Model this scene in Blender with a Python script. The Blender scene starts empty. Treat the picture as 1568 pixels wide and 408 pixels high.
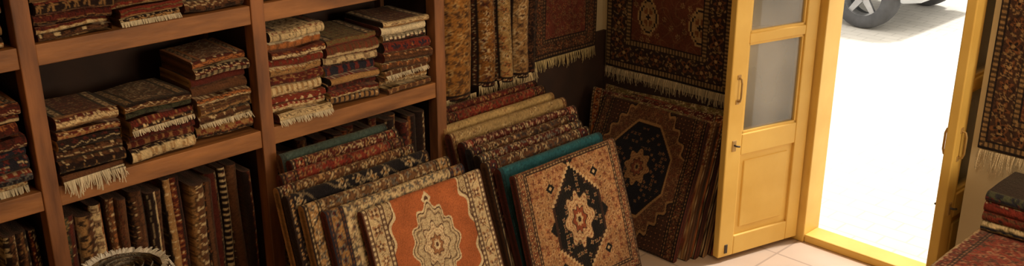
import bpy, math, random
import numpy as np
from mathutils import Vector, Matrix
random.seed(7); RNG=np.random.default_rng(7)
H=2.5; XC=3.97
def W(x,y,z): return np.array([XC+H*x,H*y,H*z])
scene=bpy.context.scene
def lin(c):
    c=np.array(c,dtype=float)/255.0
    return np.where(c<=0.04045,c/12.92,((c+0.055)/1.055)**2.4)
# ------------------------------------------------------------ materials
def newmat(name):
    m=bpy.data.materials.new(name); m.use_nodes=True
    nt=m.node_tree; b=nt.nodes['Principled BSDF']
    return m,nt,b
def noise_mat(name,c1,c2,scale=5,rough=.7,bump=.1,stretch=(1,1,1),detail=6,spec=.5,bscale=None):
    m,nt,b=newmat(name)
    tc=nt.nodes.new('ShaderNodeTexCoord'); mp=nt.nodes.new('ShaderNodeMapping')
    mp.inputs['Scale'].default_value=stretch
    n=nt.nodes.new('ShaderNodeTexNoise'); n.inputs['Scale'].default_value=scale; n.inputs['Detail'].default_value=detail
    r=nt.nodes.new('ShaderNodeValToRGB')
    r.color_ramp.elements[0].position=.3; r.color_ramp.elements[1].position=.7
    r.color_ramp.elements[0].color=(*lin(c1),1); r.color_ramp.elements[1].color=(*lin(c2),1)
    nt.links.new(tc.outputs['Object'],mp.inputs[0]); nt.links.new(mp.outputs[0],n.inputs['Vector'])
    nt.links.new(n.outputs['Fac'],r.inputs[0]); nt.links.new(r.outputs[0],b.inputs['Base Color'])
    b.inputs['Roughness'].default_value=rough
    b.inputs['Specular IOR Level'].default_value=spec
    if bump:
        n2=nt.nodes.new('ShaderNodeTexNoise'); n2.inputs['Scale'].default_value=bscale or scale*4
        nt.links.new(mp.outputs[0],n2.inputs['Vector'])
        bp=nt.nodes.new('ShaderNodeBump'); bp.inputs['Strength'].default_value=bump; bp.inputs['Distance'].default_value=.01
        nt.links.new(n2.outputs['Fac'],bp.inputs['Height']); nt.links.new(bp.outputs[0],b.inputs['Normal'])
    return m
def rug_mat():
    m,nt,b=newmat('wool_pile')
    a=nt.nodes.new('ShaderNodeVertexColor'); a.layer_name='Col'
    tc=nt.nodes.new('ShaderNodeTexCoord')
    n=nt.nodes.new('ShaderNodeTexNoise'); n.inputs['Scale'].default_value=9; n.inputs['Detail'].default_value=5
    mr=nt.nodes.new('ShaderNodeMapRange'); mr.inputs[1].default_value=.25; mr.inputs[2].default_value=.75
    mr.inputs[3].default_value=.70; mr.inputs[4].default_value=1.16
    mx=nt.nodes.new('ShaderNodeMix'); mx.data_type='RGBA'; mx.blend_type='MULTIPLY'; mx.inputs[0].default_value=1
    nt.links.new(tc.outputs['Object'],n.inputs['Vector']); nt.links.new(n.outputs['Fac'],mr.inputs[0])
    nt.links.new(a.outputs['Color'],mx.inputs[6]); nt.links.new(mr.outputs[0],mx.inputs[7])
    nt.links.new(mx.outputs[2],b.inputs['Base Color'])
    b.inputs['Roughness'].default_value=.92; b.inputs['Specular IOR Level'].default_value=.12
    b.inputs['Sheen Weight'].default_value=.12; b.inputs['Sheen Tint'].default_value=(1,.82,.6,1)
    n2=nt.nodes.new('ShaderNodeTexNoise'); n2.inputs['Scale'].default_value=180; n2.inputs['Detail'].default_value=3
    bp=nt.nodes.new('ShaderNodeBump'); bp.inputs['Strength'].default_value=.7; bp.inputs['Distance'].default_value=.006
    nt.links.new(tc.outputs['Object'],n2.inputs['Vector'])
    nt.links.new(n2.outputs['Fac'],bp.inputs['Height']); nt.links.new(bp.outputs[0],b.inputs['Normal'])
    return m
WOOL=rug_mat()
WOOD=noise_mat('shelf_wood',(106,66,34),(172,114,62),scale=3,rough=.6,bump=.15,stretch=(6,1,6))
WOODV=noise_mat('shelf_wood_post',(92,56,32),(154,98,54),scale=3,rough=.6,bump=.15,stretch=(6,6,1))
YEL=noise_mat('yellow_paint',(220,176,84),(234,194,102),scale=4,rough=.5,bump=.08,spec=.35)
PLASTER=noise_mat('cream_plaster',(194,174,134),(212,192,152),scale=3,rough=.9,bump=.2)
DARKP=noise_mat('dark_backboard',(44,28,20),(66,42,28),scale=4,rough=.8,bump=.1)
METAL=noise_mat('dark_iron',(50,44,38),(80,70,60),scale=10,rough=.4,bump=.05); METAL.node_tree.nodes['Principled BSDF'].inputs['Metallic'].default_value=.5
BRASS=noise_mat('worn_brass',(160,124,66),(186,148,84),scale=10,rough=.5,bump=.05); BRASS.node_tree.nodes['Principled BSDF'].inputs['Metallic'].default_value=.1
TYRE=noise_mat('tyre_rubber',(70,70,72),(86,86,88),scale=10,rough=.85,bump=.1)
RIM=noise_mat('alloy_rim',(150,150,152),(176,176,178),scale=10,rough=.3,bump=0); RIM.node_tree.nodes['Principled BSDF'].inputs['Metallic'].default_value=.7
CARP=noise_mat('car_paint',(176,180,184),(190,194,198),scale=2,rough=.25,bump=0)
CARG=noise_mat('car_window',(16,20,24),(24,28,32),scale=2,rough=.08,bump=0)
def glass_mat():
    m=bpy.data.materials.new('window_glass'); m.use_nodes=True; nt=m.node_tree; nt.nodes.clear()
    o=nt.nodes.new('ShaderNodeOutputMaterial'); t=nt.nodes.new('ShaderNodeBsdfTransparent'); g=nt.nodes.new('ShaderNodeBsdfGlossy')
    d=nt.nodes.new('ShaderNodeBsdfDiffuse'); d.inputs[0].default_value=(.92,.84,.70,1)
    g.inputs['Roughness'].default_value=.03; t.inputs[0].default_value=(.97,.96,.93,1)
    f=nt.nodes.new('ShaderNodeFresnel'); f.inputs[0].default_value=1.6
    mx=nt.nodes.new('ShaderNodeMixShader'); mx2=nt.nodes.new('ShaderNodeMixShader')
    tc=nt.nodes.new('ShaderNodeTexCoord')
    n=nt.nodes.new('ShaderNodeTexNoise'); n.inputs['Scale'].default_value=2.2; n.inputs['Detail'].default_value=1; nt.links.new(tc.outputs['Object'],n.inputs['Vector'])
    mr=nt.nodes.new('ShaderNodeMapRange'); mr.inputs[1].default_value=.35; mr.inputs[2].default_value=.65; mr.inputs[3].default_value=.12; mr.inputs[4].default_value=.34  # pale patchy veil mixed into the panes, imitating the pale view and reflections
    nt.links.new(n.outputs[0],mr.inputs[0]); nt.links.new(mr.outputs[0],mx2.inputs[0])
    nt.links.new(t.outputs[0],mx2.inputs[1]); nt.links.new(d.outputs[0],mx2.inputs[2])
    nt.links.new(f.outputs[0],mx.inputs[0]); nt.links.new(mx2.outputs[0],mx.inputs[1]); nt.links.new(g.outputs[0],mx.inputs[2])
    nt.links.new(mx.outputs[0],o.inputs[0]); return m
GLASS=glass_mat()
def tile_mat(name,c1,c2,mort,sx,sy,rough,offset=.5):
    m,nt,b=newmat(name)
    tc=nt.nodes.new('ShaderNodeTexCoord'); br=nt.nodes.new('ShaderNodeTexBrick')
    br.inputs['Scale'].default_value=1; br.inputs['Brick Width'].default_value=sx; br.inputs['Row Height'].default_value=sy
    br.inputs['Mortar Size'].default_value=.006; br.offset=offset
    br.inputs['Color1'].default_value=(*lin(c1),1); br.inputs['Color2'].default_value=(*lin(c2),1); br.inputs['Mortar'].default_value=(*lin(mort),1)
    n=nt.nodes.new('ShaderNodeTexNoise'); n.inputs['Scale'].default_value=3; n.inputs['Detail'].default_value=8
    mr=nt.nodes.new('ShaderNodeMapRange'); mr.inputs[3].default_value=.8; mr.inputs[4].default_value=1.15
    mx=nt.nodes.new('ShaderNodeMix'); mx.data_type='RGBA'; mx.blend_type='MULTIPLY'; mx.inputs[0].default_value=1
    nt.links.new(tc.outputs['Object'],br.inputs['Vector']); nt.links.new(tc.outputs['Object'],n.inputs['Vector'])
    nt.links.new(n.outputs[0],mr.inputs[0]); nt.links.new(br.outputs['Color'],mx.inputs[6]); nt.links.new(mr.outputs[0],mx.inputs[7])
    nt.links.new(mx.outputs[2],b.inputs['Base Color']); b.inputs['Roughness'].default_value=rough
    bp=nt.nodes.new('ShaderNodeBump'); bp.inputs['Strength'].default_value=.2; bp.inputs['Distance'].default_value=.004; bp.invert=True
    nt.links.new(br.outputs['Fac'],bp.inputs['Height']); nt.links.new(bp.outputs[0],b.inputs['Normal'])
    return m
FLOORM=tile_mat('stone_floor_tiles',(196,172,150),(204,180,158),(172,150,132),.5,.5,.5,0)
PAVE=tile_mat('street_paving',(210,204,194),(216,210,200),(192,186,176),.24,.12,.9)

# ------------------------------------------------------------ simple geometry
def mesh_obj(name,verts,faces,mat,parent=None,smooth=False,bevel=0):
    me=bpy.data.meshes.new(name); me.from_pydata([tuple(v) for v in verts],[],faces); me.update()
    o=bpy.data.objects.new(name,me); scene.collection.objects.link(o); me.materials.append(mat)
    if smooth: me.polygons.foreach_set('use_smooth',[True]*len(me.polygons))
    if bevel:
        b=o.modifiers.new('bev','BEVEL'); b.width=bevel; b.segments=2; b.limit_method='ANGLE'
    if parent: o.parent=parent
    return o
def boxvf(lo,hi,off=0):
    x0,y0,z0=lo;x1,y1,z1=hi
    v=[(x0,y0,z0),(x1,y0,z0),(x1,y1,z0),(x0,y1,z0),(x0,y0,z1),(x1,y0,z1),(x1,y1,z1),(x0,y1,z1)]
    f=[(0,3,2,1),(4,5,6,7),(0,1,5,4),(1,2,6,5),(2,3,7,6),(3,0,4,7)]
    return v,[tuple(i+off for i in q) for q in f]
def boxes(name,lst,mat,parent=None,bevel=0):
    V=[];F=[]
    for lo,hi in lst:
        v,f=boxvf(lo,hi,len(V)); V+=v; F+=f
    return mesh_obj(name,V,F,mat,parent,bevel=bevel)
def empty(name,loc=(0,0,0),rz=0):
    e=bpy.data.objects.new(name,None); scene.collection.objects.link(e); e.location=loc; e.rotation_euler=(0,0,rz); e.empty_display_size=.1
    return e
def tube(name,pts,r,mat,parent=None):
    cu=bpy.data.curves.new(name,'CURVE'); cu.dimensions='3D'; cu.bevel_depth=r; cu.bevel_resolution=3; cu.use_fill_caps=True
    s=cu.splines.new('POLY'); s.points.add(len(pts)-1)
    for i,p in enumerate(pts): s.points[i].co=(*p,1)
    o=bpy.data.objects.new(name,cu); scene.collection.objects.link(o); cu.materials.append(mat)
    if parent: o.parent=parent
    return o
# ------------------------------------------------------------ rug accumulator
class Acc:
    def __init__(s): s.v=[];s.f=[];s.c=[];s.n=0
    def grid(s,P,C):
        nx,ny=P.shape[:2]
        s.v.append(P.reshape(-1,3)); s.c.append(np.broadcast_to(C,P.shape).reshape(-1,3))
        idx=np.arange(nx*ny).reshape(nx,ny)+s.n
        q=np.stack([idx[:-1,:-1],idx[1:,:-1],idx[1:,1:],idx[:-1,1:]],-1).reshape(-1,4)
        s.f.append(q); s.n+=nx*ny
    def fringe(s,P0,P1,d,side,n,col,w=.0035,jit=.25):
        """ribbons from the edge P0-P1 hanging along d; side = outward normal"""
        P0=np.array(P0,float);P1=np.array(P1,float);d=np.array(d,float);side=np.array(side,float)
        e=(P1-P0)/np.linalg.norm(P1-P0); L=np.linalg.norm(d)
        t=(np.arange(n)+.5)/n+RNG.normal(0,.2/n,n)
        base=P0+(P1-P0)*t[:,None]
        clump=np.sin(np.arange(n)*.9+RNG.normal(0,.4,n))*.12
        P=np.zeros((n,2,5,3)); 
        ln=(1+RNG.normal(0,.12,n)+.15*np.sin(t*17+P0[1]*9))
        dx=(RNG.normal(0,jit*.5,n)+clump)*L; dn=np.abs(RNG.normal(0,.12,n))*L
        for k in range(5):
            q=k/4
            c=base+d*(ln*q)[:,None]+e*(dx*q*q)[:,None]+side*(dn*math.sin(q*2.2)+.003)[:,None]
            ww=w*(1-.5*q)
            P[:,0,k]=c-e*ww; P[:,1,k]=c+e*ww
        cc=lin(col)*(1+RNG.normal(0,.16,n))[:,None]
        C=np.broadcast_to(cc[:,None,None,:],P.shape)
        s.v.append(P.reshape(-1,3)); s.c.append(C.reshape(-1,3))
        idx=np.arange(n*10).reshape(n,2,5)+s.n
        q=np.stack([idx[:,0,:-1],idx[:,1,:-1],idx[:,1,1:],idx[:,0,1:]],-1).reshape(-1,4)
        s.f.append(q); s.n+=n*10
    def finish(s,name,mat=None):
        V=np.concatenate(s.v); F=np.concatenate(s.f); C=np.clip(np.concatenate(s.c),0.002,1)
        me=bpy.data.meshes.new(name)
        me.vertices.add(len(V)); me.vertices.foreach_set('co',V.astype(np.float32).ravel())
        me.loops.add(len(F)*4); me.loops.foreach_set('vertex_index',F.astype(np.int32).ravel())
        me.polygons.add(len(F)); me.polygons.foreach_set('loop_start',np.arange(0,len(F)*4,4,dtype=np.int32))
        me.polygons.foreach_set('loop_total',np.full(len(F),4,dtype=np.int32))
        me.update(calc_edges=True); me.validate()
        me.polygons.foreach_set('use_smooth',[True]*len(me.polygons))
        ca=me.color_attributes.new('Col','FLOAT_COLOR','POINT')
        ca.data.foreach_set('color',np.concatenate([C,np.ones((len(C),1))],1).astype(np.float32).ravel())
        me.materials.append(mat or WOOL)
        o=bpy.data.objects.new(name,me); scene.collection.objects.link(o); return o
# ------------------------------------------------------------ patterns
def hsh(i,j,s): 
    x=np.sin(i*127.1+j*311.7+s*74.7)*43758.5453; return x-np.floor(x)
def setc(col,m,c,a=1.0):
    col[m]=col[m]*(1-a)+np.array(c)*a
def motif(u,v,cell,seed):
    i=np.floor(u/cell); j=np.floor(v/cell); x=u/cell-i-.5; y=v/cell-j-.5
    h=hsh(i,j,seed); x=x+(hsh(i,j,seed+3)-.5)*.16; y=y+(hsh(i,j,seed+4)-.5)*.16
    r=np.hypot(x,y); th=np.arctan2(y,x)+h*3
    n=np.where(h>.6,4,np.where(h>.3,5,6)); R=.36+.11*h
    rp=R*(.68+.32*np.cos(n*th))
    m=np.zeros(u.shape,int); m[r<rp]=1; m[r<rp*.6]=2; m[r<.10]=3
    m[(r>.46)&(r<.53)&(np.cos(8*th)>.1)]=4
    return m,h
def knot(col,seed,amt=.13):
    g=np.random.default_rng(seed); k=1+g.normal(0,amt,col.shape[:2]); return col*np.clip(k,.5,1.5)[...,None]
def stepcross(col,u,v,cu,cv,sx,sy,Pl,Pd,Pa):
    x=np.abs(np.round((u-cu)/.012)*.012)/sx; y=np.abs(np.round((v-cv)/.012)*.012)/sy
    q=np.maximum(np.maximum(x,y),(x+y)/1.25); q=np.where((x>.62)&(y>.62),2,q)
    setc(col,q<1,Pl); setc(col,q<.86,Pd); setc(col,q<.74,Pl,.9); setc(col,q<.5,Pa)
    setc(col,(x<.12)&(y<.8),Pl); setc(col,(y<.12)&(x<.8),Pl); setc(col,q<.2,Pd)
def carpet(u,v,st):
    a,b=st['a'],st['b']; sd=st.get('seed',1)
    P=[lin(c) for c in st['pal']]  # 0 field 1 border 2 dark 3 light 4 accent 5 medallion
    col=np.zeros(u.shape+(3,))+P[0]
    cell=st.get('cell',.045); k=math.pi/cell
    uw=u+.006*np.sin(v*37+sd)+.004*np.sin(v*83); vw=v+.006*np.sin(u*41+sd*2)+.004*np.sin(u*77)
    vn=(np.abs(np.sin(k*uw*.5+1.4*np.sin(k*vw*.45+sd)))<.13)|(np.abs(np.sin(k*vw*.5+1.4*np.sin(k*uw*.45+sd*2)))<.11)
    dens=st.get('dens',1)
    if dens>0:
        setc(col,vn,P[3],.55*dens)
        m,h=motif(u+.01*np.sin(v*23),v+.01*np.sin(u*19),cell,sd)
        setc(col,(m==1)&(h<dens),P[3],.8); setc(col,(m==1)&(h>.55)&(h<dens),P[4],.9); setc(col,(m==2)&(h<dens),P[2],.8); setc(col,(m==3)&(h<dens),P[4]); setc(col,(m==4)&(h<dens*.7),P[2],.7)
        m,h=motif(uw*1.0+cell*.5,vw+cell*.5,cell*.55,sd+2)
        setc(col,(m==1)&(h<dens*.5),P[2],.6); setc(col,(m==2)&(h<dens*.5),P[4],.7)
    # corner spandrels
    bw=st.get('bw',.09); ai=a-bw; bi=b-bw
    if st.get('span'):
        th=np.arctan2(v/bi,u/ai); q=(np.abs(u)/ai)**1.3+(np.abs(v)/bi)**1.3
        lim=st['span']+.07*np.cos(26*th)
        sp=q>lim; setc(col,sp,P[1])
        m,h=motif(u*1.0+.3,v+.2,cell*.9,sd+5)
        setc(col,sp&(m==1),P[2],.7); setc(col,sp&(m==2),P[4],.8); setc(col,sp&(m==3),P[3]); setc(col,sp&(m==4),P[2],.5)
        setc(col,np.abs(q-lim)<.035,P[3]); setc(col,np.abs(q-lim-.06)<.02,P[2])
    md=st.get('med')
    if md:
        A,B=st['mr']; 
        if md=='lobed':
            th=np.arctan2(v/B,u/A); r=np.hypot(u/A,v/B)
            R=1+.08*np.cos(12*th)+.06*np.cos(4*th)
            q=r/R
            pen=(np.abs(u)/(A*.22)+np.abs(np.abs(v)-B*1.22)/(B*.2))
            setc(col,pen<1,P[3]); setc(col,pen<.5,P[2])
        elif md=='hex':
            uq=np.round(u/.016)*.016; vq=np.round(v/.016)*.016
            q=np.maximum(np.abs(uq)/A,np.abs(uq)/A*.62+np.abs(vq)/B)
            th=np.arctan2(v/B,u/A); r=np.hypot(u/A,v/B)
            pen=(np.abs(u)/(A*.25)+np.abs(np.abs(v)-B*1.1)/(B*.14)); setc(col,pen<1,P[5]); setc(col,pen<.35,P[4])
            pen=(np.abs(np.abs(u)-A*1.05)/(A*.18)+np.abs(v)/(B*.14)); setc(col,pen<1,P[5])
            for su in (-1,1):
                for sv in (-1,1):
                    pen=np.abs(u-su*A*.95)/(A*.17)+np.abs(v-sv*B*.72)/(B*.10); setc(col,pen<1,P[5]); setc(col,pen<.4,P[3])
        else: # octagon
            q=np.maximum(np.maximum(np.abs(u)/A,np.abs(v)/B),(np.abs(u)/A+np.abs(v)/B)/1.38)
            th=np.arctan2(v/B,u/A); r=np.hypot(u/A,v/B)
        setc(col,q<1.05,P[3]); setc(col,q<.99,P[2]); setc(col,q<.95,P[5])
        m,h=motif(u+.5*cell*.8,v+.5*cell*.8,cell*.8,sd+9)
        ins=q<.9
        if md=='lobed':
            setc(col,ins&(m==1),P[2],.5); setc(col,ins&(m==2),P[4],.7); setc(col,ins&(m==4),P[2],.4)
            setc(col,(q<.86)&(q>.80),P[2],.7)
        else:
            setc(col,ins&(m==1)&(h>.7),P[3],.7); setc(col,ins&(m==2)&(h>.7),P[4])
        kk=st.get('core',1.0)
        R2=(1+.16*np.cos(8*th))*kk
        q2=r/R2
        if md=='hex': q2=np.hypot(u/A,v/(A*1.35))/R2
        setc(col,q2<.56,P[2]); setc(col,q2<.52,P[3]); 
        rr=(q2<.5)&(np.cos(16*th)*np.cos(q2*70)>.25); setc(col,rr,P[4],.85)
        setc(col,q2<.27,P[2]); setc(col,q2<.24,P[4]); setc(col,q2<.13,P[3]); setc(col,q2<.06,P[2])
    for (cu,cv,sx,sy) in st.get('cross',[]): stepcross(col,u,v,cu,cv,sx,sy,P[3],P[2],P[4])
    # borders
    da=a-np.abs(u); db=b-np.abs(v); d=np.minimum(da,db); t=np.where(da<db,v,u)
    inb=d<bw
    setc(col,inb,P[1])
    g=bw*.2
    m,h=motif(t+.013,(d-g)+0*t, (bw-2*g),sd+3)
    core=inb&(d>g)&(d<bw-g)
    wv=np.abs((d-bw/2)-(bw*.22)*np.sin(t*2*math.pi/((bw-2*g)*2)))<.004
    setc(col,core&wv,P[2],.8)
    setc(col,core&(m==1),P[4],.9); setc(col,core&(m==2),P[2]); setc(col,core&(m==3),P[3]); setc(col,core&(m==4),P[3],.7)
    m,h=motif(t+bw*.3,d+.0*t,bw*.3,sd+13); setc(col,core&(m==1)&(h>.6),P[3],.7); setc(col,core&(m==2)&(h>.6),P[2],.7)
    gd=inb&~core; setc(col,gd,P[3],.7)
    tk=np.sin(t*2*math.pi/.022)>0; setc(col,gd&tk,P[4] if st.get('g4') else P[2],.8)
    for e in (g,bw-g,bw-.003,.004): setc(col,inb&(np.abs(d-e)<.0032),P[2])
    setc(col,d<.006,P[2])
    return knot(col,sd,.15)
def strip(u,v,pal,seed,bw=.014):
    """band + floral border pattern seen on the folded edges"""
    P=[lin(c) for c in pal]; n=len(P)
    sh_=hsh(1.7,2.9,seed)
    col=np.zeros(u.shape+(3,))+P[0]
    vw=v+.002*np.sin(u*60+seed)+.0015*np.sin(u*131)
    q=vw/(bw*(1.3+1.2*sh_))+.35*np.sin(vw/bw*1.9+seed); j=np.floor(q); fi=q-j-.5
    for a in np.unique(j):
        h=hsh(a,3.3,seed); h2=hsh(a,9.1,seed); m=j==a
        k=0 if h<.42 else int(h*97)%n; k2=(k+1+int(h2*(n-1)))%n; mix=.6+.35*hsh(a,1.1,seed)
        setc(col,m,P[k])
        if h2>.15:
            w=.024+.034*hsh(a,5.5,seed); x=u/w+h*3+.15*np.sin(u*47); ci=np.floor(x); x=x-ci-.5; y=fi
            hh=hsh(ci,a,seed)
            if h2>.8: mm=(np.abs(x)+np.abs(y)*.8)<.2+.2*hh
            elif h2>.55: mm=np.abs(y-.3*np.sin(x*6.28+hh))<.13
            elif h2>.50: mm=np.sin(u*2*math.pi/.026)>0.3
            else: 
                th=np.arctan2(y,x); mm=np.hypot(x,y)<.27+.15*np.cos(5*th+hh*6)
            setc(col,m&mm,P[k2],mix)
            setc(col,m&(np.hypot(x,y)<.13)&(hh>.3),P[(k2+1)%n],.9)
        setc(col,m&(np.abs(np.abs(fi)-.5)<.07),P[-1],.6)
    return knot(col,int(seed*10)%9999,.15)
# ------------------------------------------------------------ folded slab
def folded(acc,TL,TR,BL,BR,n,th,cf,res=.006,fine=.3,arc=10,amp=.004,seed=0,edge=(70,40,32),back=True):
    TL,TR,BL,BR,n=[np.array(x,float) for x in (TL,TR,BL,BR,n)]
    width=np.linalg.norm(TR-TL); L=np.linalg.norm(TL-BL)
    nx=max(8,int(width/res)+1); uu=np.linspace(0,1,nx)
    T=TL+(TR-TL)*uu[:,None]; B=BL+(BR-BL)*uu[:,None]
    E=(T-B); Ln=np.linalg.norm(E,axis=1,keepdims=True); E=E/Ln
    n=n-E[0]*np.dot(n,E[0]); n/=np.linalg.norm(n)
    r=th/2
    s1=[]
    Lf=L-r; fine=min(fine,Lf)
    if Lf-fine>.01: s1+=list(np.linspace(0,Lf-fine,max(3,int((Lf-fine)/.05)),endpoint=False))
    s1+=list(np.linspace(Lf-fine,Lf,max(2,int(fine/res)+1)))
    s1=np.array(s1)
    F=B[:,None,:]+E[:,None,:]*s1[None,:,None]
    c0=T-E*r-n*r
    ph=np.linspace(0,math.pi,arc+1)[1:]
    A=c0[:,None,:]+n*r*np.cos(ph)[None,:,None]+E[:,None,:]*r*np.sin(ph)[None,:,None]
    sb=s1[::-1][1:] if len(s1)<8 else np.linspace(Lf,0,7)[1:]
    K=B[:,None,:]-n*th+E[:,None,:]*sb[None,:,None]
    Pg=np.concatenate([F,A,K],1)
    vv=np.concatenate([s1-Lf,ph*r,math.pi*r+(Lf-sb)])   # 0 at start of fold, negative on front
    U=np.repeat(((uu-.5)*width)[:,None],len(vv),1); V=np.repeat(vv[None,:],nx,0)
    C=cf(U,V)
    def wob(Q):
        g=Q@np.array([[1.0,.3,.2],[.1,1,.4],[.3,.2,1]])
        d=np.sin(g[...,0]*11+seed)+np.sin(g[...,1]*13+seed*1.7)+np.sin(g[...,2]*9+seed*2.3)+.5*np.sin(g[...,1]*31+seed)
        return Q+n*(amp*d/2)[...,None]
    acc.grid(wob(Pg),C)
    ec=lin(edge)
    for k in (0,nx-1):
        f=F[k]; rows=5
        G=np.stack([f-n*th*q for q in np.linspace(0,1,rows)],0)
        cc=np.zeros(G.shape)+ec; cc[::2]*=1.6; cc[2]*=.25; cc*= (1+RNG.normal(0,.15,cc.shape[:2]))[...,None]  # shade of the gap between fold layers painted into the middle row
        acc.grid(wob(G),cc)
        aa=np.concatenate([F[k][-1:],A[k]],0); G=np.stack([aa,aa*0+c0[k]],0); cc=np.zeros(G.shape)+ec; cc[0]*=1.5
        acc.grid(wob(G),cc)
# palettes (sRGB)
CR=(206,180,134);DK=(38,25,22);RD=(122,46,34);MR=(86,36,28);NV=(38,37,46);OR=(166,102,56);TN=(160,120,74);GN=(74,74,54);BL=(104,100,92);BR=(96,62,40);WH=(222,204,166);OL=(120,104,60)
PALS=[[MR,CR,DK,RD,TN],[RD,WH,NV,OR,DK],[CR,RD,DK,TN,BR],[NV,CR,RD,BL,DK],[BR,OR,CR,MR,DK],[TN,CR,BR,RD,DK],[WH,TN,BL,RD,NV],[BR,TN,DK,CR,DK],[GN,CR,MR,TN,DK],[MR,DK,OR,CR,DK],[CR,OR,MR,WH,BR],[OL,CR,DK,RD,BR]]
def stack(y0,y1,zb,h,seed,xf=.452,depth=.29,pals=None,fr=None,name='folded_rug_stack',topfine=.24,thr=(.024,.056)):
    g=random.Random(seed); acc=Acc(); z=zb
    layers=[]
    while z<zb+h-.01:
        th=g.uniform(*thr); 
        if z+th>zb+h+.012: break
        layers.append((z,th)); z+=th*.985
    pal=None; same=0
    for i,(z,th) in enumerate(layers):
        if same<=0: pal=(pals or PALS)[g.randrange(len(pals or PALS))]; same=g.choice([1,1,2,2,3]); ps=g.random()*50
        same-=1
        jx=g.uniform(-.036,.012); jy=g.uniform(-.009,.009); sk=g.uniform(-.016,.016)
        top=i==len(layers)-1
        zt=z+th; a0=y0+jy+.006; a1=y1+jy-.006
        TL=(xf+jx+sk,a0,zt);TR=(xf+jx-sk,a1,zt);BLc=(xf-depth,a0,zt);BRc=(xf-depth,a1,zt)
        pp=pal; s=ps+i*.37; bwl=g.uniform(.010,.02)
        if top:
            st=dict(a=(a1-a0)/2,b=.5,seed=seed+i,pal=[pal[0],pal[1%len(pal)],pal[2%len(pal)],pal[3%len(pal)],pal[-1],pal[0]],bw=.05,cell=.034)
            cf=lambda U,V:np.where((V<-.01)[...,None],carpet(U,V+.2,st),strip(U,V,pp,s,bwl))
        else: cf=lambda U,V:strip(U,V,pp,s,bwl)
        folded(acc,TL,TR,BLc,BRc,(0,0,1),th,cf,res=.004,fine=topfine if top else 0.0,arc=14,amp=.007,seed=seed+i*.12,edge=g.choice([MR,BR,TN,DK]))
        if fr and i in fr:
            acc.fringe((xf+jx+sk-.002,a0,z+th*.45),(xf+jx-sk-.002,a1,z+th*.45),(.012,0,-fr[i]),(1,0,0),int((a1-a0)/.0045),(204,188,156),w=.0028)
    return acc.finish(name)
# ------------------------------------------------------------ room
boxes('floor',[((-.15,-1.6,-.1),(6.6,4.9,0))],FLOORM)
boxes('wall_left',[((-.15,-1.6,0),(0,4.95,3.2))],PLASTER)
boxes('wall_back',[((0,4.785,0),(1.45,4.95,3.2)),((1.45,4.785,2.2),(2.5,4.95,3.2)),((2.5,4.25,0),(6.6,4.95,3.2))],PLASTER)
boxes('wall_right',[((6.6,-1.6,0),(6.75,4.95,3.2))],PLASTER)
boxes('wall_front',[((-.15,-1.75,0),(6.75,-1.6,3.2))],PLASTER)
boxes('ceiling',[((-.15,-1.75,3.2),(6.75,4.95,3.3))],PLASTER)
boxes('dark_standin_1',[((0,3.06,0),(.02,4.785,.93))],DARKP)  # added dark panel standing in for the darkness and dark rugs low down
boxes('dark_standin_2',[((.02,4.765,0),(1.0,4.785,.66))],DARKP)  # added dark panel standing in for the dark gap below the fringe
boxes('street_ground',[((-14,4.95,-.12),(20,30,-.02))],PAVE)
# door frame & leaves
door=empty('door_1')
boxes('frame',[((1.45,4.72,0),(1.53,4.89,2.2)),((2.46,4.74,0),(2.50,4.89,2.2)),((1.53,4.72,2.12),(2.46,4.89,2.2)),((1.53,4.73,0),(2.46,4.87,.045))],YEL,door,bevel=.006)
def leaf(loc,ang,w,name):
    e=empty(name,loc,ang); e.parent=door; t=.022; s=.1
    L=[((0,-t,.03),(s*.85,t,2.1)),((w-s,-t,.03),(w,t,2.1)),((s*.85,-t,.03),(w-s,t,.14)),((s*.85,-t,.6),(w-s,t,.715)),
       ((s*.85,-t,1.195),(w-s,t,1.245)),((s*.85,-t,1.64),(w-s,t,1.69)),((s*.85,-t,2.0),(w-s,t,2.1))]
    boxes('stiles_and_rails',L,YEL,e,bevel=.005)
    boxes('lower_panel',[((s*.85-.005,-.008,.13),(w-s+.005,.008,.61)),((s*.85+.035,-.015,.18),(w-s-.035,.015,.56))],YEL,e,bevel=.006)
    bead=[]
    for z0,z1 in ((.715,1.195),(1.245,1.64),(1.69,2.0)):
        x0,x1=s*.85,w-s
        bead+=[((x0,-.014,z0),(x0+.012,.014,z1)),((x1-.012,-.014,z0),(x1,.014,z1)),((x0,-.014,z0),(x1,.014,z0+.012)),((x0,-.014,z1-.012),(x1,.014,z1))]
    boxes('glazing_beads',bead,YEL,e)
    boxes('glass_panes',[((s*.85,-.003,z0),(w-s,.003,z1)) for z0,z1 in ((.715,1.195),(1.245,1.64),(1.69,2.0))],GLASS,e)
    xh=w-.05
    for sg in (-1,1):
        tube('pull_handle',[(xh,sg*t,.9),(xh,sg*(t+.018),.905),(xh,sg*(t+.024),.925),(xh,sg*(t+.024),1.0),(xh,sg*(t+.018),1.02),(xh,sg*t,1.025)],.005,BRASS,e)
        boxes('handle_plate',[((xh-.012,sg*t-.003,.885),(xh+.012,sg*t+.003,.91)),((xh-.012,sg*t-.003,1.015),(xh+.012,sg*t+.003,1.04))],BRASS,e,bevel=.002)
        boxes('lock_plate',[((xh-.014,sg*t-.004,.63),(xh+.014,sg*t+.004,.69))],BRASS,e,bevel=.003)
        tube('latch_lever',[(xh,sg*t,.665),(xh,sg*(t+.02),.665),(xh-.02,sg*(t+.022),.66)],.005,METAL,e)
        boxes('bottom_bolt',[((xh-.01,sg*t-.004,.05),(xh+.01,sg*t+.004,.10))],METAL,e,bevel=.002)
leaf((1.47,4.715,0),math.radians(-105.5),.56,'door_leaf_left')
leaf((2.45,4.735,0),math.radians(-91.5),.56,'door_leaf_right')
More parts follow.
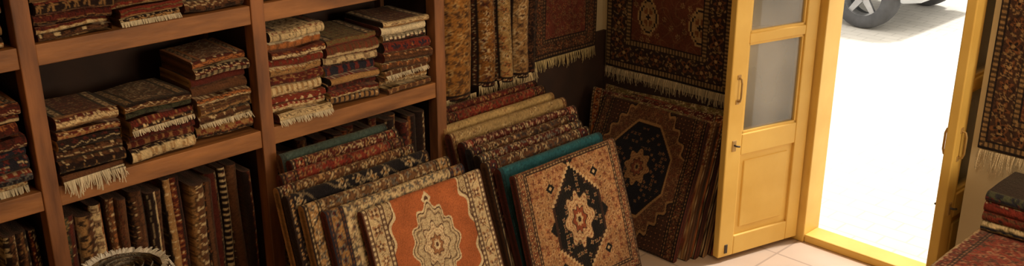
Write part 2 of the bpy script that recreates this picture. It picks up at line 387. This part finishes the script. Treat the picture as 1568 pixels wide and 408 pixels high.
# ------------------------------------------------------------ shelf
PY=[(.27,.33),(1.15,1.21),(2.04,2.10),(2.99,3.05)]
sh=empty('wooden_shelf')
boxes('posts',[((.41,a,0),(.475,b,2.6)) for a,b in PY]+[((.02,a,0),(.07,b,2.6)) for a,b in PY],WOODV,sh,bevel=.004)
bd=[]
for i in range(3):
    y0=PY[i][1]; y1=PY[i+1][0]
    for z0,z1 in ((1.0,1.075),(1.525,1.6),(2.05,2.12),(.03,.09)):
        bd.append(((.44,y0,z0),(.468,y1,z1))); bd.append(((.03,y0,z1-.025),(.44,y1,z1-.002)))
boxes('shelf_boards',bd,WOOD,sh,bevel=.003)
boxes('back_panel',[((.005,.27,0),(.02,3.05,2.6))],DARKP,sh)
boxes('dividers',[((.07,a+.02,0),(.41,b-.02,2.6)) for a,b in PY],DARKP,sh)
zb=1.08; zu=1.605
stack(.84,1.13,zb,.33,11,pals=[PALS[0],PALS[10],PALS[9],PALS[3]],fr={0:.05},xf=.465)
stack(.84,1.13,zu,.35,12)
stack(1.225,1.475,zb,.24,21,pals=[PALS[4],PALS[7],PALS[9],PALS[0]],fr={0:.05},xf=.472)
stack(1.49,1.765,zb,.25,22,pals=[PALS[0],PALS[1],PALS[8],PALS[7]],fr={3:.018})
stack(1.78,2.03,zb,.34,23,pals=[PALS[9],PALS[5],PALS[4],PALS[2]],fr={1:.016})
stack(1.225,1.50,zu,.36,31,pals=[PALS[7],PALS[0],PALS[5]])
stack(1.515,1.76,zu,.36,32,pals=[PALS[2],PALS[5],PALS[10]],fr={0:.03})
stack(1.775,2.03,zu,.36,33,pals=[PALS[0],PALS[2],PALS[7]])
stack(2.115,2.385,zb,.42,41,pals=[PALS[2],PALS[10],PALS[2],PALS[0]],fr={0:.02},xf=.468)
stack(2.40,2.685,zb,.32,42,pals=[PALS[6],PALS[0],PALS[5],PALS[11]])
stack(2.70,2.975,zb,.34,43,pals=[PALS[1],PALS[4],PALS[0],PALS[2]],xf=.46,fr={2:.016})
stack(2.115,2.385,zu,.36,44); stack(2.40,2.685,zu,.36,45); stack(2.70,2.975,zu,.36,46)
# upright rugs in the bottom bays
def upright(y0,y1,seed,ztop=.95,pals=PALS):
    g=random.Random(seed); acc=Acc(); y=y0+.004; 
    while y<y1-.03:
        th=min(g.uniform(.035,.065),y1-y-.003); x=.42+g.uniform(-.06,.01); zt=ztop-g.uniform(0,.06); lean=g.uniform(-.004,.004)
        pal=pals[g.randrange(len(pals))]; s=g.random()*60
        folded(acc,(x,y+th+lean,zt),(x+.01,y+th,.092),(x-.3,y+th+lean,zt),(x-.3,y+th,.092),(0,1,0),th,lambda U,V:strip(U,V,pal,s,bw=.016),res=.005,fine=0,arc=12,amp=.008,seed=s)
        y+=th*1.02
    acc.finish('upright_rug_row')
upright(.34,1.14,51,pals=[PALS[0],PALS[9],PALS[7]])
upright(1.22,2.03,52,pals=[PALS[0],PALS[3],PALS[7],PALS[9],PALS[5],PALS[8],PALS[4],PALS[9]])
upright(2.11,2.98,53,pals=[PALS[0],PALS[9],PALS[7]])
# ------------------------------------------------------------ leaning piles
def lean_rug(name,xt,zt,y0,y1,xb,pal,seed,st=None,th=.05,res=.006,fine=.3,cen=.25,y0b=None,y1b=None,edge=MR):
    TL=W(xt,y0,zt);TR=W(xt,y1,zt);BLc=W(xb,y0b or y0,.004);BRc=W(xb,y1b or y1,.004)
    acc=Acc(); w=np.linalg.norm(TR-TL)
    s=dict(a=w/2,b=.6,seed=seed,pal=pal,bw=.08,cell=.04)
    if st: s.update(st)
    folded(acc,TL,TR,BLc,BRc,(1,0,.3),th,lambda U,V:carpet(U,V+cen,s),res=res,fine=fine,arc=10,amp=.007,seed=seed*.15,edge=edge)
    return acc.finish(name)
def P6(f,b,d,l,a,m): return [f,b,d,l,a,m]
rowsA=[(-1.372,.392,.83,1.05,-1.262,P6((66,80,72),(70,82,76),(48,54,50),(84,90,78),(58,64,56),NV),{'dens':.2,'bw':.02}),
 (-1.350,.386,.835,1.06,-1.240,P6(MR,RD,DK,CR,TN,NV),{}),
 (-1.327,.378,.80,1.055,-1.216,P6(RD,MR,DK,TN,(110,84,66),NV),{}),
 (-1.300,.370,.777,1.058,-1.190,P6(BR,MR,DK,CR,TN,NV),{}),
 (-1.272,.365,.775,1.065,-1.166,P6((26,23,26),(28,25,28),DK,(186,160,120),TN,NV),{'cell':.07,'dens':.6,'bw':.03}),
 (-1.248,.352,.788,1.092,-1.142,P6((112,78,50),TN,DK,CR,BL,NV),{}),
 (-1.228,.340,.815,1.105,-1.120,P6(CR,TN,NV,MR,BL,NV),{})]
for i,(xt,zt,y0,y1,xb,pal,st) in enumerate(rowsA):
    lean_rug('folded_rug',xt,zt,y0,y1,xb,pal,60+i,st,th=.045 if i<6 else .04,edge=[BR,MR,MR,TN,DK,TN,MR][i])
lean_rug('orange_medallion_rug',-1.206,.33,.866,1.127,-1.097,
  P6((168,94,54),(190,166,124),(88,60,46),(208,186,146),(148,104,70),(198,176,136)),70,
  dict(bw=.108,b=.68,dens=0,span=1.05,med='lobed',mr=(.112,.165),cell=.032),th=.035,res=.003,fine=.8,cen=.225)
rowsB=[(-1.452,.352,1.245,1.53,-1.350,P6(MR,MR,DK,RD,TN,NV),{}),
 (-1.428,.347,1.24,1.53,-1.325,P6(RD,MR,DK,TN,BR,NV),{}),
 (-1.398,.338,1.21,1.525,-1.298,P6((182,152,100),(174,144,94),(134,102,64),(192,162,114),TN,NV),{'dens':.15,'bw':.02}),
 (-1.370,.332,1.203,1.53,-1.272,P6((164,136,90),TN,BR,CR,(138,108,72),NV),{'dens':.3,'bw':.03}),
 (-1.338,.322,1.207,1.528,-1.242,P6(MR,RD,DK,(184,140,112),CR,NV),{}),
 (-1.310,.318,1.20,1.50,-1.215,P6(BR,MR,DK,CR,NV,NV),{}),
 (-1.282,.314,1.196,1.482,-1.188,P6(MR,BR,DK,CR,BL,NV),{}),
 (-1.256,.309,1.19,1.475,-1.162,P6(BR,MR,DK,CR,NV,NV),{}),
 (-1.226,.303,1.198,1.479,-1.132,P6((38,90,98),(38,84,90),(28,58,64),(54,104,108),(34,72,78),NV),{'dens':.25,'bw':.02})]
for i,(xt,zt,y0,y1,xb,pal,st) in enumerate(rowsB):
    lean_rug('folded_rug',xt,zt,y0,y1,xb,pal,80+i,st,th=.05,edge=[MR,BR,TN,MR,MR,NV,DK,BR,MR][i])
lean_rug('black_medallion_rug',-1.190,.300,1.194,1.479,-1.097,
  P6((166,120,78),(126,86,56),(54,34,26),(194,160,114),(134,68,42),(18,16,15)),95,
  dict(bw=.07,b=.36,dens=1,med='hex',mr=(.165,.27),cell=.034,g4=0,core=1.05),th=.035,res=.003,fine=.8,cen=.295)
# pile against the back wall
def lean_back(name,yt,zt,x0,x1,yb,x0b,x1b,st,seed,th=.04,res=.006,fine=.25,cen=.3,edge=MR):
    acc=Acc(); TL=W(x0,yt,zt);TR=W(x1,yt,zt);BLc=W(x0b,yb,.004);BRc=W(x1b,yb,.004)
    s=dict(a=np.linalg.norm(TR-TL)/2,b=.6,seed=seed,pal=P6(MR,RD,DK,TN,OR,NV),bw=.09,cell=.04); s.update(st)
    folded(acc,TL,TR,BLc,BRc,(0,-1,.6),th,lambda U,V:carpet(U,V+cen,s),res=res,fine=fine,arc=10,amp=.006,seed=seed*.12,edge=edge)
    return acc.finish(name)
CP=[P6(OL,(150,134,84),BR,CR,MR,NV),P6(RD,MR,DK,TN,OR,NV),P6(BR,TN,DK,CR,MR,NV),P6(MR,OR,DK,CR,RD,NV),P6(OL,TN,BR,CR,RD,NV)]
for i in range(5):
    k=5-i
    lean_back('folded_rug',1.800+.0165*k,.254-.0015*k,-1.49+(-.06 if k in(5,2) else .01*k),-1.186+.012*k,1.605+.02*k,-1.42,-1.112+.008*k,dict(pal=CP[i]),110+i,edge=[OL,RD,TN,MR,BR][i])
lean_back('octagon_medallion_rug',1.800,.254,-1.486,-1.186,1.60,-1.425,-1.118,
  dict(pal=P6((96,62,42),(68,42,30),(30,22,22),(150,112,70),(112,60,40),(23,23,30)),b=.52,bw=.09,med='oct',mr=(.2,.27),span=1.15,cell=.03,core=.7),120,th=.035,res=.0035,fine=.85,cen=.36)
# ------------------------------------------------------------ hanging rugs
def hang(name,axis,plane,a0,a1,z0,z1,st,seed,res=.004,th=.018,fr=.06,frc=(206,184,144),amp=.006,zc=None):
    acc=Acc()
    if axis=='y': # on left wall, facing +X
        TL=(plane,a0,z0);TR=(plane,a1,z0);B0=(plane,a0,z1);B1=(plane,a1,z1);n=(1,0,0)
    else:
        TL=(a0,plane,z0);TR=(a1,plane,z0);B0=(a0,plane,z1);B1=(a1,plane,z1);n=(0,-1,0)
    b=(z1-z0)/2; s=dict(a=(a1-a0)/2,b=b,seed=seed,bw=.1,cell=.045); s.update(st)
    off=b if zc is None else zc
    folded(acc,TL,TR,B0,B1,n,th,lambda U,V:carpet(U,V+off,s),res=res,fine=(z1-z0),arc=4,amp=amp,seed=seed)
    if fr: 
        q=np.array(n)*-.5*th
        acc.fringe(np.array(TL)+q,np.array(TR)+q,(0,0,-fr),n,int((a1-a0)/.006),frc,w=.0028)
    return acc.finish(name)
hang('hanging_wall_rug','x',4.755,.05,.945,.715,2.3,dict(pal=P6((104,56,38),(54,39,34),(34,24,24),(174,140,92),(126,78,48),(92,36,28)),bw=.19,dens=.3,b=.78,a=.4475,cell=.05,
   cross=[(-.14,.43,.075,.12),(.24,.43,.075,.12),(-.14,.08,.075,.12),(.24,.08,.075,.12)]),130,fr=.075,zc=.78)
hang('hanging_wall_rug','y',.04,4.10,4.66,.855,2.3,dict(pal=P6((102,46,34),(70,42,30),(32,22,22),(132,98,64),(134,80,46),NV),bw=.11,dens=.7),131,fr=.06,frc=(200,176,122))
hang('hanging_wall_rug','x',4.225,2.53,3.35,.965,2.3,dict(pal=P6((106,62,42),(70,46,34),(32,24,24),(164,128,82),(130,82,48),NV),bw=.15,dens=.9),132,fr=.085)
# narrow hanging runners
for i,(a0,a1,x,pal,z0) in enumerate([(3.24,3.46,.27,P6((158,106,50),(114,66,36),DK,(192,154,98),BR,NV),.86),(3.50,3.63,.25,P6((140,92,44),(94,54,32),DK,CR,MR,NV),.88),(3.66,3.77,.24,P6((170,134,82),BR,DK,CR,OR,NV),.87),(3.80,3.93,.22,P6(TN,(70,46,30),DK,CR,BR,NV),.86),(3.95,4.06,.14,P6(DK,MR,DK,BR,BR,NV),.84)]):
    acc=Acc(); nx=36; z=np.linspace(z0,2.3,260); t=np.linspace(-1,1,nx); w=(a1-a0)/2
    ang=t*math.pi*.5
    Y=(a0+a1)/2+w*np.sin(ang)*(1+.0*t); X=x-.1+.1*np.cos(ang)
    P=np.zeros((nx,len(z),3)); P[...,0]=X[:,None]+.006*np.sin(z*7+i)[None]; P[...,1]=Y[:,None]+.006*np.sin(z*5+i*2)[None]; P[...,2]=z[None]
    U=np.repeat((t*w*1.3)[:,None],len(z),1); V=np.repeat((z-z0)[None],nx,0)
    st=dict(a=w*1.3,b=.72,seed=140+i,pal=pal,bw=.03,cell=.05)
    acc.grid(P,carpet(U,V-.72,st)); Pb=P.copy(); Pb[...,0]=x-.1; acc.grid(Pb,lin(DK))
    acc.fringe((x-.03,a0,z0+.01),(x-.03,a1,z0+.01),(.0,0,-.07),(1,0,0),int((a1-a0)/.0035),(200,176,132),w=.003)
    acc.finish('hanging_runner')
tube('hanging_rail',[(.1,3.1,2.29),(.1,4.7,2.29)],.015,METAL)
# ------------------------------------------------------------ bench with rugs
tb=empty('wooden_bench')
boxes('bench_top',[((2.70,2.95,.55),(3.7,4.22,.59))],WOOD,tb,bevel=.004)
boxes('bench_legs',[((x,y,0),(x+.07,y+.07,.55)) for x in (2.73,3.6) for y in (2.98,4.1)]+[((2.74,3.0,.42),(2.77,4.15,.55))],WOODV,tb,bevel=.004)
acc=Acc()
for i in range(4):
    z=.596+i*.04
    pal=[[MR,CR,DK],[BR,RD,CR],[MR,DK,TN],[RD,MR,CR]][i]; s=i*3.3+2
    st=dict(a=.5,b=.63,seed=150,pal=P6((136,52,38),(112,46,34),DK,(172,126,94),(100,60,48),NV),bw=.07,cell=.05)
    cf=(lambda U,V:np.where((V<-.005)[...,None],carpet(V+.48,U,st),strip(U,V,pal,s)))
    folded(acc,(2.69,4.2,z+.038),(2.69,2.97,z+.038),(3.66,4.2,z+.038),(3.66,2.97,z+.038),(0,0,1),.038,cf,res=.006,fine=.95 if i==3 else 0,amp=.003,seed=i)
z=.757
for i in range(4):
    pal=[[NV,CR,OL],[BR,DK,RD],[RD,CR,DK],[NV,GN,CR,RD]][i]; s=i*2.3+7
    st=dict(a=.2,b=.5,seed=160,pal=P6((54,46,42),BR,DK,CR,RD,NV),bw=.05,cell=.04)
    cf=(lambda U,V:np.where((V<-.005)[...,None],carpet(U,V+.2,st),strip(U,V,pal,s)))
    folded(acc,(2.71,3.88,z+.042),(3.5,3.88,z+.042),(2.71,4.19,z+.042),(3.5,4.19,z+.042),(0,0,1),.042,cf,res=.006,fine=.28 if i==3 else 0,amp=.003,seed=i); z+=.0415
acc.finish('folded_rug_stack')
# ------------------------------------------------------------ rolled rug standing on end
acc=Acc(); R=.135; turns=4; t=np.linspace(0,1,turns*40); ang=t*turns*2*math.pi; rad=.02+(R-.02)*t
z=np.concatenate([np.linspace(0,.8,20,endpoint=False),np.linspace(.8,.955,30)])
cx,cy=1.01,1.19
P=np.zeros((len(t),len(z),3)); P[...,0]=(cx+rad*np.cos(ang))[:,None]; P[...,1]=(cy+rad*np.sin(ang)*1.0)[:,None]; P[...,2]=z[None]
arc=np.cumsum(np.r_[0,np.hypot(np.diff(rad*np.cos(ang)),np.diff(rad*np.sin(ang)))])
U=np.repeat(arc[:,None],len(z),1); V=np.repeat((z)[None],len(t),0)
acc.grid(P,carpet(U-.9,V-.42,dict(a=.95,b=.57,seed=170,pal=P6((130,112,94),(140,124,104),DK,CR,BR,NV),bw=.08,cell=.05)))
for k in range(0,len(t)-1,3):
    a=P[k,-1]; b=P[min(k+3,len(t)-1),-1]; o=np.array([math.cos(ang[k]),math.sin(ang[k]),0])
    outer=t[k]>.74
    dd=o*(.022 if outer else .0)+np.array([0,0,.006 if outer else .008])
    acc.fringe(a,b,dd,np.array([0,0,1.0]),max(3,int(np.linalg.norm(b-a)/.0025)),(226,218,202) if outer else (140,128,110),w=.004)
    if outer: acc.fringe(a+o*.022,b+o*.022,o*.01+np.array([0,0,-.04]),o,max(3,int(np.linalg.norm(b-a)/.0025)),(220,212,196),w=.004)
acc.finish('rolled_rug')
# ------------------------------------------------------------ car
car=empty('car',(-.60,9.5,-.02))
def wheel(x,y):
    prof=[(.20,-.10),(.30,-.105),(.325,-.085),(.333,-.04),(.333,.04),(.325,.085),(.30,.105),(.20,.10)]
    n=40; V=[];F=[]
    for i in range(n):
        a=2*math.pi*i/n
        for r,w in prof: V.append((x+r*math.cos(a),y+w,.333+r*math.sin(a)))
    m=len(prof)
    for i in range(n):
        for j in range(m): F.append((i*m+j,((i+1)%n)*m+j,((i+1)%n)*m+(j+1)%m,i*m+(j+1)%m))
    mesh_obj('tyre',V,F,TYRE,car,smooth=True)
    V=[];F=[]
    for k in range(5):
        a=2*math.pi*k/5+.3
        c,s=math.cos(a),math.sin(a)
        b=len(V)
        for rr,hw in ((.03,.035),(.205,.024)):
            for sg in (-1,1):
                for yy in (-.085,-.05): V.append((x+rr*c-sg*hw*s,y+yy,.333+rr*s+sg*hw*c))
        F+=[(b,b+2,b+6,b+4),(b+1,b+5,b+7,b+3),(b,b+4,b+5,b+1),(b+2,b+3,b+7,b+6)]
    n2=32; b=len(V)
    for i in range(n2):
        a=2*math.pi*i/n2
        for r,w in ((.215,-.10),(.20,-.10),(.19,.0),(.215,.0)): V.append((x+r*math.cos(a),y+w,.333+r*math.sin(a)))
    for i in range(n2):
        for j in range(4): F.append((b+i*4+j,b+((i+1)%n2)*4+j,b+((i+1)%n2)*4+(j+1)%4,b+i*4+(j+1)%4))
    b=len(V); V.append((x,y-.09,.333))
    for i in range(16): V.append((x+.045*math.cos(i*math.pi/8),y-.088,.333+.045*math.sin(i*math.pi/8)))
    for i in range(16): F.append((b,b+1+i,b+1+(i+1)%16))
    mesh_obj('rim',V,F,RIM,car)
for x in (0,-2.6):
    for y in (.12,1.55): wheel(x,y)
def extr(name,prof,y0,y1,mat,bev):
    n=len(prof); V=[(x,y0,z) for x,z in prof]+[(x,y1,z) for x,z in prof]
    F=[tuple(range(n)),tuple(reversed(range(n,2*n)))]+[(i,i+n,(i+1)%n+n,(i+1)%n) for i in range(n)]
    o=mesh_obj(name,V,F,mat,car,bevel=bev); return o
def archp(cx): return [(cx+.39*math.cos(a),.333+.39*math.sin(a)) for a in np.linspace(-.05,math.pi+.05,14)]
prof=[(.62,.36),(.62,.7),(.5,.92),(-.2,1.0),(-2.4,.98),(-3.2,.85),(-3.42,.65),(-3.4,.32)]+list(reversed(archp(-2.6)))+list(reversed(archp(0)))
extr('body',prof,0.0,1.68,CARP,.03)
extr('cabin',[(.35,.98),(0,1.38),(-1.3,1.45),(-2.2,.98)],.12,1.56,CARG,.05)
extr('roof',[(-.02,1.37),(-.1,1.43),(-1.2,1.49),(-1.3,1.44)],.12,1.56,CARP,.02)
# ------------------------------------------------------------ camera
cam=bpy.data.cameras.new('camera'); co=bpy.data.objects.new('camera',cam); scene.collection.objects.link(co)
cam.sensor_width=36; cam.lens=36*1550/1568; co.location=(XC,0,H); co.rotation_euler=(math.radians(90-20.1),0,math.radians(45)); scene.camera=co
# ------------------------------------------------------------ light
def sun(d,e,col,ang):
    l=bpy.data.lights.new('sun','SUN'); l.energy=e; l.color=col; l.angle=math.radians(ang); o=bpy.data.objects.new('sun',l); scene.collection.objects.link(o)
    o.rotation_euler=Vector(d).to_track_quat('Z','Y').to_euler(); o.location=(3,9,6)
sun((.35,.75,1.5),3.2,(1,.96,.9),6)
def area(name,loc,tgt,sx,sy,e,col):
    l=bpy.data.lights.new(name,'AREA'); l.shape='RECTANGLE'; l.size=sx; l.size_y=sy; l.energy=e; l.color=col
    o=bpy.data.objects.new(name,l); scene.collection.objects.link(o); o.location=loc
    o.rotation_euler=(Vector(loc)-Vector(tgt)).to_track_quat('Z','Y').to_euler()
area('assumed_side_fill',(6.0,3.0,2.1),(.8,3.2,.5),1.8,1.6,84,(1,.83,.61))  # unseen area light added for light assumed from the right; no window is built
area('ceiling_fill',(2.6,2.2,3.1),(2.0,2.4,0),1.4,1.4,24,(1,.80,.55))  # unseen overhead fill light, added to lift the interior blacks
w=bpy.data.worlds.new('world'); scene.world=w; w.use_nodes=True; nt=w.node_tree; bg=nt.nodes['Background']
sk=nt.nodes.new('ShaderNodeTexSky'); sk.sky_type='HOSEK_WILKIE'; sk.sun_direction=Vector((.35,.75,1.5)).normalized(); sk.turbidity=8
mx=nt.nodes.new('ShaderNodeMix'); mx.data_type='RGBA'; mx.inputs[0].default_value=.85; mx.inputs[7].default_value=(1,.94,.84,1)
nt.links.new(sk.outputs[0],mx.inputs[6]); nt.links.new(mx.outputs[2],bg.inputs[0]); bg.inputs[1].default_value=1.9
scene.view_settings.view_transform='Standard'; scene.view_settings.look='None'; scene.view_settings.exposure=0.15
print('VERTS',sum(len(o.data.vertices) for o in scene.objects if o.type=='MESH'))
